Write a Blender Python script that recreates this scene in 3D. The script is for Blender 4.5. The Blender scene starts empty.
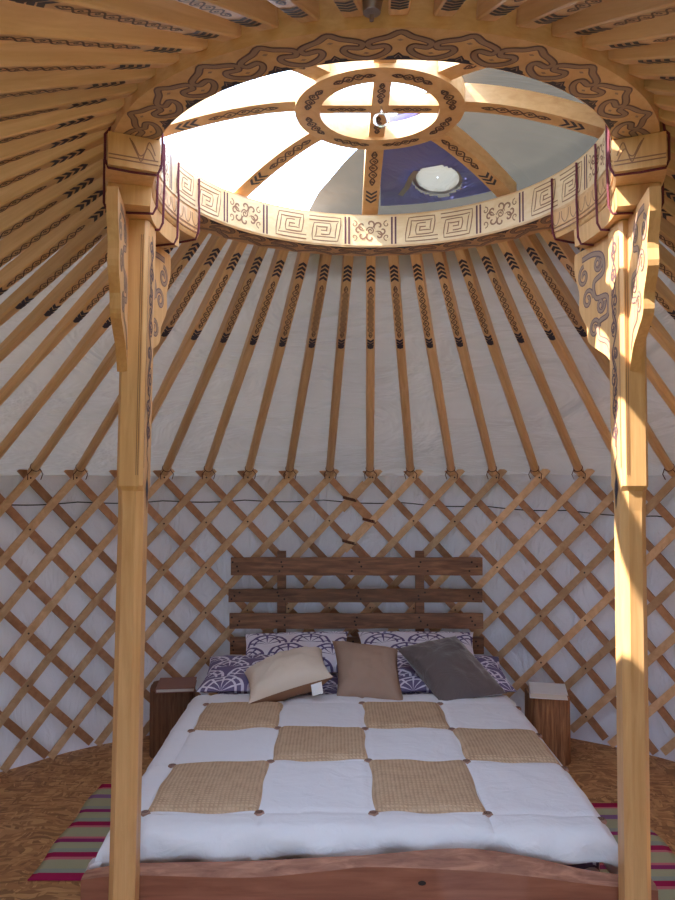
import bpy, bmesh, math, random
from math import sin, cos, pi, radians, sqrt, atan2
from mathutils import Vector, Matrix, noise

random.seed(7)
SC = bpy.context.scene
COL = SC.collection
V = Vector

# ------------------------------------------------------------------ colour / materials
def lin(c):
    return tuple(((x / 255) / 12.92 if x / 255 <= .04045 else ((x / 255 + .055) / 1.055) ** 2.4) for x in c) + (1,)

def new_mat(name):
    m = bpy.data.materials.new(name); m.use_nodes = True
    nt = m.node_tree
    return m, nt, nt.nodes['Principled BSDF']

def N(nt, t, **kw):
    n = nt.nodes.new(t)
    for k, v in kw.items():
        if k in n.inputs.keys(): n.inputs[k].default_value = v
        else: setattr(n, k, v)
    return n

def plain(name, c, rough=.6, metal=0.0, bump=0, bscale=200, spec=.5):
    m, nt, b = new_mat(name)
    b.inputs['Base Color'].default_value = lin(c); b.inputs['Roughness'].default_value = rough
    b.inputs['Metallic'].default_value = metal; b.inputs['Specular IOR Level'].default_value = spec
    if bump:
        tc = N(nt, 'ShaderNodeTexCoord'); no = N(nt, 'ShaderNodeTexNoise', Scale=bscale, Detail=3.0)
        nt.links.new(tc.outputs['Object'], no.inputs['Vector'])
        bp = N(nt, 'ShaderNodeBump', Strength=bump, Distance=.004)
        nt.links.new(no.outputs['Fac'], bp.inputs['Height']); nt.links.new(bp.outputs['Normal'], b.inputs['Normal'])
    return m

def ramp(nt, stops, interp='LINEAR'):
    r = nt.nodes.new('ShaderNodeValToRGB'); r.color_ramp.interpolation = interp
    e = r.color_ramp.elements
    e[0].position, e[0].color = stops[0][0], stops[0][1]
    e[1].position, e[1].color = stops[-1][0], stops[-1][1]
    for p, c in stops[1:-1]:
        x = e.new(p); x.color = c
    return r

def wood(name, c1, c2, scale=(14, 14, 1.2), rough=.45, var=.25, bump=.12, coord='Object', nscale=3.5, spec=.4):
    m, nt, b = new_mat(name)
    tc = N(nt, 'ShaderNodeTexCoord'); oi = N(nt, 'ShaderNodeObjectInfo')
    mp = N(nt, 'ShaderNodeMapping'); mp.inputs['Scale'].default_value = scale
    nt.links.new(tc.outputs[coord], mp.inputs['Vector'])
    mul = N(nt, 'ShaderNodeMath', operation='MULTIPLY'); mul.inputs[1].default_value = 37
    nt.links.new(oi.outputs['Random'], mul.inputs[0]); nt.links.new(mul.outputs[0], mp.inputs['Location'])
    no = N(nt, 'ShaderNodeTexNoise', Scale=nscale, Detail=6.0, Roughness=.6, Distortion=.6)
    nt.links.new(mp.outputs[0], no.inputs['Vector'])
    r = ramp(nt, [(.3, lin(c2)), (.5, lin([(a + d) / 2 for a, d in zip(c1, c2)])), (.7, lin(c1))])
    nt.links.new(no.outputs['Fac'], r.inputs[0])
    mr = N(nt, 'ShaderNodeMapRange'); mr.inputs[3].default_value = 1 - var; mr.inputs[4].default_value = 1 + var * .5
    nt.links.new(oi.outputs['Random'], mr.inputs[0])
    hs = N(nt, 'ShaderNodeHueSaturation'); nt.links.new(mr.outputs[0], hs.inputs['Value'])
    nt.links.new(r.outputs[0], hs.inputs['Color']); nt.links.new(hs.outputs[0], b.inputs['Base Color'])
    b.inputs['Roughness'].default_value = rough; b.inputs['Specular IOR Level'].default_value = spec
    bp = N(nt, 'ShaderNodeBump', Strength=bump, Distance=.004)
    nt.links.new(no.outputs['Fac'], bp.inputs['Height']); nt.links.new(bp.outputs['Normal'], b.inputs['Normal'])
    return m

M = {}
M['post'] = wood('lacquered_pine', (220, 174, 122), (202, 152, 98), (16, 16, 1), .35, .03, .06)
M['crown'] = wood('crown_pine', (222, 180, 130), (204, 156, 106), (6, 6, 14), .4, .03, .06)
M['pole'] = wood('pole_pine', (234, 194, 146), (212, 166, 118), (1.2, 16, 16), .42, .22, .08)
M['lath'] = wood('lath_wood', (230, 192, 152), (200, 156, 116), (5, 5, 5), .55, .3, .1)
M['lath_shaded'] = wood('shaded_lath_wood', (196, 146, 110), (164, 114, 82), (5, 5, 5), .55, .3, .1)  # outer laths: same wood, shade behind the inner layer put into the colour
M['pallet'] = wood('pallet_wood', (158, 114, 86), (98, 70, 58), (1.6, 12, 14), .75, .25, .3)
M['foot'] = wood('red_slab_wood', (164, 104, 80), (132, 78, 58), (1, 8, 10), .55, .08, .15)
M['bark'] = wood('waney_edge', (194, 142, 118), (132, 88, 74), (2.5, 10, 14), .7, .05, .4)
M['stump'] = wood('split_log', (214, 160, 114), (124, 84, 62), (22, 22, 1.6), .75, .2, .5)
M['stump_dark'] = wood('dark_log', (142, 100, 74), (92, 62, 46), (22, 22, 1.6), .75, .1, .5)
M['pale'] = wood('pale_carved_pine', (232, 204, 160), (218, 184, 136), (5, 5, 10), .4, .02, .05)
M['ink'] = plain('dark_blue_paint', (52, 44, 58), .5)
M['inkbrown'] = plain('burnt_brown_line', (92, 62, 52), .5)
M['greybrown'] = plain('grey_brown_stain', (156, 126, 106), .5)
M['outline'] = plain('purple_brown_outline', (104, 78, 78), .5)
M['carve'] = plain('carved_line', (142, 100, 72), .6)
M['maroon'] = plain('maroon_cord', (98, 34, 48), .8, bump=.5, bscale=500)
M['maroonpaint'] = plain('maroon_paint', (92, 46, 52), .5)
M['leather'] = plain('leather_thong', (92, 52, 40), .7)
M['rivet'] = plain('rivet_knot', (62, 38, 30), .6)
M['black'] = plain('black_cable', (26, 24, 28), .5)
M['metal'] = plain('polished_metal', (225, 225, 228), .25, 1.0)
M['steel'] = plain('dull_steel', (170, 160, 158), .4, .9)
M['rosette'] = plain('dusty_brown_ribbon', (162, 126, 112), .8)
M['white'] = plain('white_card', (236, 236, 238), .6)
M['nail'] = plain('rusty_nail', (38, 26, 24), .7)
M['cover'] = plain('book_cover', (146, 100, 88), .5)
M['paper'] = plain('book_pages', (226, 222, 214), .8)
M['taupe'] = plain('brown_linen', (166, 138, 122), .9, bump=.5, bscale=260, spec=.2)
M['linen'] = plain('cream_linen', (222, 206, 190), .9, bump=.4, bscale=260, spec=.2)
M['under'] = plain('brown_cotton', (142, 104, 80), .9, bump=.4, bscale=260, spec=.2)
M['ground'] = plain('meadow_ground', (120, 130, 80), .95)
M['seam'] = plain('quilt_thread', (206, 206, 216), .9)

def fabric_mat(name, c, scale, strength, dist, rough=.8, stretch=(1, 1, 1), tint=None, trans=0, spec=.3):
    m, nt, b = new_mat(name)
    tc = N(nt, 'ShaderNodeTexCoord'); mp = N(nt, 'ShaderNodeMapping'); mp.inputs['Scale'].default_value = stretch
    nt.links.new(tc.outputs['Object'], mp.inputs['Vector'])
    no = N(nt, 'ShaderNodeTexNoise', Scale=scale, Detail=4.0, Roughness=.55, Distortion=1.2)
    nt.links.new(mp.outputs[0], no.inputs['Vector'])
    bp = N(nt, 'ShaderNodeBump', Strength=strength, Distance=dist)
    nt.links.new(no.outputs['Fac'], bp.inputs['Height']); nt.links.new(bp.outputs['Normal'], b.inputs['Normal'])
    if tint:
        n2 = N(nt, 'ShaderNodeTexNoise', Scale=1.7, Detail=3.0); nt.links.new(tc.outputs['Object'], n2.inputs['Vector'])
        r = ramp(nt, [(.35, lin(c)), (.65, lin(tint))]); nt.links.new(n2.outputs['Fac'], r.inputs[0])
        nt.links.new(r.outputs[0], b.inputs['Base Color'])
    else: b.inputs['Base Color'].default_value = lin(c)
    b.inputs['Roughness'].default_value = rough; b.inputs['Specular IOR Level'].default_value = spec
    if trans:
        tr = N(nt, 'ShaderNodeBsdfTranslucent'); tr.inputs['Color'].default_value = lin(c)
        nt.links.new(bp.outputs['Normal'], tr.inputs['Normal'])
        mx = N(nt, 'ShaderNodeMixShader', Fac=trans)
        nt.links.new(b.outputs[0], mx.inputs[1]); nt.links.new(tr.outputs[0], mx.inputs[2])
        nt.links.new(mx.outputs[0], nt.nodes['Material Output'].inputs['Surface'])
    return m

M['canvas'] = fabric_mat('white_canvas', (224, 221, 232), 3.2, .7, .05, .75, (1.6, 1.6, .7), (212, 208, 218), .012)
M['liner'] = fabric_mat('roof_liner', (212, 207, 204), 1.7, .75, .14, .3, (.8, .8, 2.6), (198, 190, 186), .018, .5)
M['tarp'] = fabric_mat('grey_tarp', (116, 106, 94), .9, .5, .15, .8, (1, 2.0, 1), (74, 68, 60), .12)
M['blue'] = fabric_mat('blue_plastic', (112, 116, 186), 5, .6, .06, .5, (1, 1, 1), (140, 136, 176), .3)
M['clear'] = fabric_mat('white_plastic', (226, 226, 218), 6, .4, .04, .4, (1, 1, 1), None, .04)
M['quilt'] = fabric_mat('white_quilt', (232, 232, 240), 9, .35, .02, .9, (1, 1.6, 1), None, 0, .15)
M['velvet'] = fabric_mat('taupe_velvet', (92, 80, 80), 8, .5, .03, .6, (1, 1, 1), (110, 98, 98), 0, .3)
M['velvet'].node_tree.nodes['Principled BSDF'].inputs['Sheen Weight'].default_value = .5

def patch_mat():
    m, nt, b = new_mat('tan_quilted_linen')
    tc = N(nt, 'ShaderNodeTexCoord')
    w = N(nt, 'ShaderNodeTexWave', Scale=22.0, Distortion=1.5, Detail=2.0); w.bands_direction = 'X'
    w2 = N(nt, 'ShaderNodeTexWave', Scale=26.0, Distortion=1.5, Detail=2.0); w2.bands_direction = 'Y'
    for x in (w, w2): nt.links.new(tc.outputs['Object'], x.inputs['Vector'])
    mu = N(nt, 'ShaderNodeMath', operation='MULTIPLY')
    nt.links.new(w.outputs['Fac'], mu.inputs[0]); nt.links.new(w2.outputs['Fac'], mu.inputs[1])
    no = N(nt, 'ShaderNodeTexNoise', Scale=30.0, Detail=4.0); nt.links.new(tc.outputs['Object'], no.inputs['Vector'])
    ad = N(nt, 'ShaderNodeMath', operation='ADD')
    nt.links.new(mu.outputs[0], ad.inputs[0]); nt.links.new(no.outputs['Fac'], ad.inputs[1])
    r = ramp(nt, [(.3, lin((174, 144, 118))), (.9, lin((208, 178, 148)))])
    nt.links.new(ad.outputs[0], r.inputs[0]); nt.links.new(r.outputs[0], b.inputs['Base Color'])
    bp = N(nt, 'ShaderNodeBump', Strength=.5, Distance=.006)
    nt.links.new(ad.outputs[0], bp.inputs['Height']); nt.links.new(bp.outputs['Normal'], b.inputs['Normal'])
    b.inputs['Roughness'].default_value = .75; b.inputs['Specular IOR Level'].default_value = .35
    return m
M['patch'] = patch_mat()

def fan_mat(name, ground, line, cells, thick):
    """overlapping fan outlines with spokes, drawn from UV"""
    m, nt, b = new_mat(name)
    L = nt.links.new
    def mth(op, a, c=None):
        n = nt.nodes.new('ShaderNodeMath'); n.operation = op
        for i, x in enumerate((a, c)):
            if x is None: continue
            if isinstance(x, (int, float)): n.inputs[i].default_value = x
            else: L(x, n.inputs[i])
        return n.outputs[0]
    uv = N(nt, 'ShaderNodeUVMap'); sp = N(nt, 'ShaderNodeSeparateXYZ'); L(uv.outputs[0], sp.inputs[0])
    x0 = mth('MULTIPLY', sp.outputs[0], cells); y0 = mth('MULTIPLY', sp.outputs[1], cells * 2)
    row = mth('FLOOR', y0)
    off = mth('MULTIPLY', mth('MODULO', row, 2.0), .5)
    fx = mth('SUBTRACT', mth('FRACT', mth('ADD', x0, off)), .5)
    fy = mth('MULTIPLY', mth('FRACT', y0), .5)
    d = mth('SQRT', mth('ADD', mth('MULTIPLY', fx, fx), mth('MULTIPLY', fy, fy)))
    arc = mth('LESS_THAN', mth('ABSOLUTE', mth('SUBTRACT', d, .44)), thick)
    arc2 = mth('LESS_THAN', mth('ABSOLUTE', mth('SUBTRACT', d, .30)), thick * .8)
    an = mth('ARCTAN2', fy, fx)
    sp1 = mth('LESS_THAN', mth('ABSOLUTE', mth('SUBTRACT', mth('FRACT', mth('MULTIPLY', an, 5 / pi)), .5)), .11)
    spk = mth('MULTIPLY', sp1, mth('LESS_THAN', d, .44))
    mk = mth('MAXIMUM', mth('MAXIMUM', arc, arc2), spk)
    mx = N(nt, 'ShaderNodeMix', data_type='RGBA')
    L(mk, mx.inputs['Factor']); mx.inputs[6].default_value = lin(ground); mx.inputs[7].default_value = lin(line)
    L(mx.outputs[2], b.inputs['Base Color']); b.inputs['Roughness'].default_value = .85
    b.inputs['Specular IOR Level'].default_value = .2
    return m
M['fan'] = fan_mat('white_fan_print_cotton', (230, 226, 240), (104, 92, 136), 2.3, .03)
M['fan_dark'] = fan_mat('purple_fan_print_cotton', (112, 100, 136), (222, 216, 232), 2.6, .03)

def osb_mat():
    m, nt, b = new_mat('strand_board')
    L = nt.links.new
    tc = N(nt, 'ShaderNodeTexCoord')
    cols = []
    for k, (rot, sc) in enumerate(((.5, (16, 80, 1)), (-.7, (72, 20, 1)))):
        mp = N(nt, 'ShaderNodeMapping'); mp.inputs['Rotation'].default_value = (0, 0, rot); mp.inputs['Scale'].default_value = sc
        no = N(nt, 'ShaderNodeTexNoise', Scale=3.0, Detail=2.0); L(tc.outputs['Object'], no.inputs['Vector'])
        ad = N(nt, 'ShaderNodeMixRGB', blend_type='ADD'); ad.inputs[0].default_value = .25
        L(tc.outputs['Object'], ad.inputs[1]); L(no.outputs['Color'], ad.inputs[2]); L(ad.outputs[0], mp.inputs['Vector'])
        vo = N(nt, 'ShaderNodeTexVoronoi', Scale=1.0); L(mp.outputs[0], vo.inputs['Vector'])
        sp = N(nt, 'ShaderNodeSeparateColor'); L(vo.outputs['Color'], sp.inputs[0])
        r = ramp(nt, [(0, lin((140, 96, 56))), (.5, lin((178, 126, 78))), (1, lin((206, 158, 106)))])
        L(sp.outputs[0], r.inputs[0]); cols.append((r, sp))
    mx = N(nt, 'ShaderNodeMixRGB'); gt = N(nt, 'ShaderNodeMath', operation='GREATER_THAN'); gt.inputs[1].default_value = .5
    L(cols[0][1].outputs[1], gt.inputs[0]); L(gt.outputs[0], mx.inputs[0])
    L(cols[0][0].outputs[0], mx.inputs[1]); L(cols[1][0].outputs[0], mx.inputs[2])
    L(mx.outputs[0], b.inputs['Base Color']); b.inputs['Roughness'].default_value = .6
    return m
M['osb'] = osb_mat()

def rug_mat():
    m, nt, b = new_mat('striped_cotton')
    L = nt.links.new
    uv = N(nt, 'ShaderNodeUVMap'); sp = N(nt, 'ShaderNodeSeparateXYZ'); L(uv.outputs[0], sp.inputs[0])
    g, g2, cr, mg, pk, vi = [lin(c) for c in ((176, 172, 140), (158, 162, 150), (168, 38, 84), (150, 56, 110), (206, 120, 130), (146, 108, 150))]
    st = [(0, cr), (.045, g2), (.08, g), (.16, pk), (.18, cr), (.225, g2), (.26, g), (.32, mg), (.355, pk), (.375, g), (.465, pk),
          (.485, cr), (.53, g2), (.57, g), (.63, mg), (.665, g2), (.70, g), (.80, vi), (.845, g), (.92, pk), (.935, cr), (1, cr)]
    r = ramp(nt, st, 'CONSTANT'); L(sp.outputs[1], r.inputs[0]); L(r.outputs[0], b.inputs['Base Color'])
    b.inputs['Roughness'].default_value = .95; b.inputs['Specular IOR Level'].default_value = .1
    w = N(nt, 'ShaderNodeTexWave', Scale=60.0); w.bands_direction = 'Y'
    L(uv.outputs[0], w.inputs['Vector'])
    bp = N(nt, 'ShaderNodeBump', Strength=.5, Distance=.003); L(w.outputs['Fac'], bp.inputs['Height']); L(bp.outputs['Normal'], b.inputs['Normal'])
    return m
M['rug'] = rug_mat()

# ------------------------------------------------------------------ mesh builder
class MB:
    def __init__(s): s.v = []; s.f = []; s.m = []; s.uv = []
    def add(s, vs, fs, mi=0, uvs=None):
        o = len(s.v); s.v += [V(x) for x in vs]
        for k, f in enumerate(fs):
            s.f.append([o + i for i in f]); s.m.append(mi)
            s.uv.append([uvs[i] for i in f] if uvs else [(0, 0)] * len(f))
        return s
    def box(s, c, size, mi=0, rot=None):
        x, y, z = [a / 2 for a in size]; c = V(c)
        vs = [V((i, j, k)) for k in (-z, z) for j in (-y, y) for i in (-x, x)]
        if rot: vs = [rot @ p for p in vs]
        return s.add([c + p for p in vs], [(0, 2, 3, 1), (4, 5, 7, 6), (0, 1, 5, 4), (2, 6, 7, 3), (0, 4, 6, 2), (1, 3, 7, 5)], mi)
    def loft(s, rings, mi=0, caps=True, closed=True, uvs=None):
        n = len(rings[0]); vs = [p for r in rings for p in r]; fs = []
        for i in range(len(rings) - 1):
            for j in range(n if closed else n - 1):
                k = (j + 1) % n
                fs.append((i * n + j, i * n + k, (i + 1) * n + k, (i + 1) * n + j))
        if caps:
            fs.append(tuple(range(n - 1, -1, -1))); fs.append(tuple((len(rings) - 1) * n + j for j in range(n)))
        return s.add(vs, fs, mi, uvs)
    def grid(s, f, nu, nv, mi=0, uv=True):
        vs = []; us = []
        for i in range(nu + 1):
            for j in range(nv + 1):
                vs.append(f(i / nu, j / nv)); us.append((i / nu, j / nv))
        fs = [(i * (nv + 1) + j, (i + 1) * (nv + 1) + j, (i + 1) * (nv + 1) + j + 1, i * (nv + 1) + j + 1) for i in range(nu) for j in range(nv)]
        return s.add(vs, fs, mi, us)
    def tube(s, path, r, n=6, mi=0, closed=False):
        path = [V(p) for p in path]; rings = []; L = len(path)
        up = None
        for i, p in enumerate(path):
            a = path[(i - 1) % L] if (closed or i > 0) else p
            b = path[(i + 1) % L] if (closed or i < L - 1) else p
            t = (b - a).normalized()
            if up is None:
                up = V((0, 0, 1)) if abs(t.z) < .9 else V((1, 0, 0))
            x = t.cross(up).normalized(); y = x.cross(t).normalized(); up = y
            rr = r(i / max(1, L - 1)) if callable(r) else r
            rings.append([p + x * (rr * cos(2 * pi * k / n)) + y * (rr * sin(2 * pi * k / n)) for k in range(n)])
        if closed: rings.append(rings[0])
        return s.loft(rings, mi, caps=not closed)
    def ribbon(s, pts, w, F, h, mi=0, taper=False, closed=False):
        n = len(pts); vs = []
        for i, (x, y) in enumerate(pts):
            a = pts[i - 1] if (i > 0 or closed) else pts[i]; b = pts[(i + 1) % n] if (i < n - 1 or closed) else pts[i]
            dx, dy = b[0] - a[0], b[1] - a[1]; l = math.hypot(dx, dy) or 1
            nx, ny = -dy / l, dx / l
            ww = w / 2
            if taper: ww *= max(.15, min(1, 5 * min(i, n - 1 - i) / n + .15))
            vs += [F(x + nx * ww, y + ny * ww, h), F(x - nx * ww, y - ny * ww, h)]
        m = n if closed else n - 1
        return s.add(vs, [(2 * i, 2 * i + 1, 2 * ((i + 1) % n) + 1, 2 * ((i + 1) % n)) for i in range(m)], mi)
    def poly(s, pts, F, h, mi=0):
        return s.add([F(x, y, h) for x, y in pts], [tuple(range(len(pts)))], mi)
    def build(s, name, mats, parent=None, smooth=False, loc=None, weld=False):
        me = bpy.data.meshes.new(name)
        me.from_pydata([tuple(p) for p in s.v], [], s.f)
        if not isinstance(mats, (list, tuple)): mats = [mats]
        for x in mats: me.materials.append(x)
        me.polygons.foreach_set('material_index', s.m)
        ul = me.uv_layers.new(name='UVMap')
        flat = [c for f in s.uv for u in f for c in u]
        ul.data.foreach_set('uv', flat)
        if weld:
            bm = bmesh.new(); bm.from_mesh(me); bmesh.ops.remove_doubles(bm, verts=bm.verts, dist=1e-5)
            bmesh.ops.recalc_face_normals(bm, faces=bm.faces); bm.to_mesh(me); bm.free()
        me.update()
        if smooth:
            me.polygons.foreach_set('use_smooth', [True] * len(me.polygons))
            try: me.set_sharp_from_angle(angle=radians(40))
            except Exception: pass
        o = bpy.data.objects.new(name, me); COL.objects.link(o)
        if parent: o.parent = parent
        if loc is not None:
            o.location = loc
            me.transform(Matrix.Translation(-V(loc)))
        return o

def tag(o, label, cat, group=None):
    o['label'] = label; o['category'] = cat
    if group: o['group'] = group
    return o
def thing(name, label, cat, loc=(0, 0, 0), group=None):
    o = bpy.data.objects.new(name, None); COL.objects.link(o); o.location = loc; o.empty_display_size = .05
    return tag(o, label, cat, group)
def struct(o): o['kind'] = 'structure'; return o
def adopt(root, *obs):
    """parent parts built in world space under an Empty that is not at the origin"""
    for o in obs:
        o.parent = root; o.matrix_parent_inverse = Matrix.Translation(-root.location)

def catmull(P, n=6, closed=False):
    out = []; L = len(P); rng = L if closed else L - 1
    for i in range(rng):
        p1, p2 = P[i], P[(i + 1) % L]
        p0 = P[i - 1] if (i > 0 or closed) else p1
        p3 = P[(i + 2) % L] if (i + 2 < L or closed) else p2
        for k in range(n):
            t = k / n
            out.append(tuple(.5 * ((2 * b) + (-a + c) * t + (2 * a - 5 * b + 4 * c - d) * t * t + (-a + 3 * b - 3 * c + d) * t ** 3) for a, b, c, d in zip(p0, p1, p2, p3)))
    if not closed: out.append(tuple(P[-1]))
    return out
def spiral(cx, cy, r0, a0, turns, n=14, r1=.15):
    out = []
    for i in range(n + 1):
        t = i / n; r = r0 * (1 - t * (1 - r1)); a = a0 + turns * 2 * pi * t
        out.append((cx + r * cos(a), cy + r * sin(a)))
    return out
def vine(u0, u1, amp, half):
    """scrolling vine along u: wave plus a curl at every half wave"""
    n = max(2, round((u1 - u0) / half)); h = (u1 - u0) / n; out = []
    main = []
    for i in range(n * 6 + 1):
        t = i / 6; e = min(1, min(t, n - t) * 1.2)
        main.append((u0 + t * h, amp * .55 * sin(pi * t) * e))
    out.append(main)
    for k in range(n):
        sg = 1 if k % 2 == 0 else -1
        cx = u0 + (k + .5) * h; cy = -sg * amp * .22
        out.append(spiral(cx, cy, amp * .62, sg * pi * .15, -sg * 1.1, 12))
    return out
def double_vine(u0, u1, amp, half):
    n = max(2, round((u1 - u0) / half)); h = (u1 - u0) / n
    out = []
    for ph in (0, 1):
        out.append([(u0 + t / 5 * h, (1 if ph else -1) * amp * .8 * sin(pi * t / 5) * min(1, .35 + min(t / 5, n - t / 5) * .5)) for t in range(n * 5 + 1)])
    for k in range(n):
        out.append(spiral(u0 + (k + .5) * h, 0, amp * .42, (k % 2) * pi, 1.0, 8))
    return out
def chevrons(mb, u0, n, pitch, amp, th, dirn, F, h, mi):
    for k in range(n):
        u = u0 + k * pitch
        mb.add([F(u, -amp, h), F(u + dirn * amp * .9, 0, h), F(u + th + dirn * amp * .9, 0, h), F(u + th, -amp, h),
                F(u, amp, h), F(u + th, amp, h)], [(0, 1, 2, 3), (4, 5, 2, 1)], mi)

# ------------------------------------------------------------------ dimensions (metres; camera stands in the doorway at the origin)
WC = V((.09, 2.40, 0)); WR = 2.30          # wall centre / canvas radius
CC = V((.125, 2.18, 0))                    # crown centre
RI, RO, ZB, ZT = .645, .757, 2.365, 2.49     # crown rim
NP = 56; STEP = 2 * pi / NP; PH0 = radians(93.6); TW = radians(2.3)
WH = 1.50
FRONT = 1.42                               # the wall bows out a little towards the door
def cyl(c, r, a, z):
    k = FRONT if (c is WC and sin(a) < 0) else 1
    return V((c.x + r * cos(a), c.y + r * k * sin(a), z))

# ------------------------------------------------------------------ setting
mb = MB()
ring = [cyl(WC, 2.37, 2 * pi * i / 96, 0) for i in range(96)]
mb.loft([[p + V((0, 0, -.03)) for p in ring], ring])
struct(mb.build('floor', M['osb']))
mb = MB(); mb.loft([[V((30 * cos(a), 30 * sin(a), -.1)) for a in [2 * pi * i / 48 for i in range(48)]],
                    [V((30 * cos(a), 30 * sin(a), -.05)) for a in [2 * pi * i / 48 for i in range(48)]]])
struct(mb.build('ground', M['ground']))

def wall_pt(a, z):
    b = .014 * noise.noise(V((a * 5, z * 3, 1.3))) + .008 * noise.noise(V((a * 14, z * 5, 4.1)))
    return cyl(WC, WR + b, a, z)
DOOR = radians(13)
for nm, a0, a1 in (('wall_left', radians(93.2), radians(270) - DOOR), ('wall_right', radians(-90) + DOOR, radians(93.2))):
    n = 110
    mb = MB(); mb.grid(lambda u, v: wall_pt(a0 + (a1 - a0) * u, v * 1.505), n, 14)
    struct(mb.build(nm, M['canvas'], smooth=True))

# roof liner, a sagging cone lying on the poles
def liner_pt(a_w, t):
    p0 = cyl(CC, .764, a_w + TW, 2.494); p1 = cyl(WC, WR + .055, a_w, 1.466)
    t = t * 1.08 - .06
    p = p0.lerp(p1, t) if t >= 0 else cyl(CC, .764 + t, a_w + TW, 2.494)
    t = min(1, max(0, t))
    k = ((a_w - PH0) / STEP) % 1.0
    sag = .010 * sin(pi * k) ** 2 * sin(pi * min(1, t * 1.02))
    sag += .006 * noise.noise(V((a_w * 9, t * 5, 2))) * min(1, max(0, 4 * t * (1 - t))) * sin(pi * k)
    return p - V((0, 0, max(0, sag)))
mb = MB(); mb.grid(lambda u, v: liner_pt(2 * pi * u, v), NP * 6, 22)
struct(mb.build('ceiling', M['liner'], smooth=True, weld=True))

# door frame round the opening the camera stands in
dx = 2.30 * sin(DOOR); dy = WC.y - 2.30 * FRONT * cos(DOOR)
for k, s in enumerate((-1, 1)):
    mb = MB(); mb.box((WC.x + s * (dx + .0), dy - .01, .75), (.07, .1, 1.5))
    struct(mb.build('door_%d' % (k + 1), M['post']))
mb = MB(); mb.box((WC.x, dy - .01, 1.535), (2 * dx + .07, .1, .07)); struct(mb.build('trim_1', M['post']))

# ------------------------------------------------------------------ lattice wall sections
HORD = 'first second third fourth fifth sixth seventh eighth ninth tenth eleventh twelfth thirteenth fourteenth fifteenth sixteenth seventeenth eighteenth nineteenth twentieth twenty-first twenty-second twenty-third twenty-fourth twenty-fifth twenty-sixth twenty-seventh twenty-eighth'.split()
DZ = .266                                  # one diamond height
def lath(u_top, d, r, lo, hi, root, mat, z_over=.05, lw=.041, th=.011, shift=0):
    """flat strip bent to the wall; d=+1 leans so its foot is at smaller u (image: rises to the left)"""
    k = STEP / DZ
    pts = []
    z1 = 1.485 + z_over; z0 = .02 + random.uniform(0, .05)
    n = 18
    zz = [z1 + (z0 - z1) * i / n for i in range(n + 1)]
    zz = [z for z in zz if lo <= u_top + d * (1.485 - z) * k <= hi]
    if len(zz) < 3: return
    arc = k * r; cz = 1 / sqrt(1 + arc * arc); ca = arc / sqrt(1 + arc * arc) * d
    rings = []
    for z in zz:
        a = u_top + d * (1.485 - z) * k
        wz = lw / 2 * abs(ca); wa = lw / 2 * cz * (1 if d > 0 else -1) / r
        rings.append([cyl(WC, r - th / 2, a + wa, z + wz), cyl(WC, r - th / 2, a - wa, z - wz),
                      cyl(WC, r + th / 2, a - wa, z - wz), cyl(WC, r + th / 2, a + wa, z + wz)])
    mb = MB(); mb.loft(rings)
    if r < 2.252:                           # inner laths carry the visible hide knots
        j = 0
        while True:
            z = 1.485 - j * DZ; a = u_top + d * (1.485 - z) * k; j += 1
            if z < .08: break
            if not (lo < a < hi): continue
            c = cyl(WC, r - th / 2 - .001, a, z)
            e1 = V((-sin(a), cos(a), 0)); e2 = V((0, 0, 1)); nn = V((-cos(a), -sin(a), 0))
            q = .0062
            mb.add([c + e1 * q, c + e2 * q, c - e1 * q, c - e2 * q, c + nn * .004], [(0, 1, 4), (1, 2, 4), (2, 3, 4), (3, 0, 4)], 1)
    mb.build('lath', [mat, M['rivet']], root)

for nm, lab, a_lo, a_hi, sh, dr in (
        ('lattice_wall', 'left-hand lattice wall section of crossed wooden laths, behind the left post', radians(86.0), radians(182), 0, 0),
        ('lattice_wall', 'right-hand lattice wall section of crossed wooden laths, behind the right post', radians(-2), radians(92.0), 0, .0)):
    t = thing(nm, lab, 'lattice wall', WC, 'wooden lattice wall sections')
    nodes = [PH0 + STEP * k for k in range(-40, 40)]
    right = a_lo < 0
    for u in nodes:
        # the right section's ends sit a few cm beside the left section's so both show at the tied joint
        off = -.007 if right else .0
        jz = .02 if right else 0
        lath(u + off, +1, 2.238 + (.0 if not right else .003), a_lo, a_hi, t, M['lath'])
        lath(u + off, -1, 2.254 + (.003 if right else 0), a_lo, a_hi, t, M['lath_shaded'])
    for o in [c for c in COL.objects if c.parent == t]:
        o.matrix_parent_inverse = Matrix.Translation(-WC)
    if not right:
        for (px, z) in ((90.4, 1.352), (87.3, 1.219), (90.5, 1.086)):
            a = radians(px)
            mb = MB()
            c = cyl(WC, 2.247, a, z); e1 = V((-sin(a), cos(a), 0)); nn = V((cos(a), sin(a), 0))
            for q in range(3):
                cc = c + V((0, 0, .006 * (q - 1)))
                mb.tube([cc + e1 * (.04 * cos(s)) + nn * (.020 * sin(s)) + V((0, 0, .01 * cos(s))) for s in [2 * pi * i / 20 for i in range(20)]], .0028, 5, 0, True)
            o = mb.build('joint_tie', M['leather'], t); o.matrix_parent_inverse = Matrix.Translation(-WC)

# thin black cable running round behind the laths
mb = MB()
path = []
for i in range(80):
    a = radians(20) + radians(140) * i / 79
    z = 1.25 + (1.345 - 1.25) * min(1, i / 42) + .015 * max(0, (i - 42) / 37) - .012 * abs(sin(i * .45))
    path.append(cyl(WC, 2.268, a, z))
mb.tube(path, .0035, 6)
tag(mb.build('cable', M['black'], smooth=True), 'thin black cable strung along the wall just below the lattice tips', 'cable')

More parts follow.
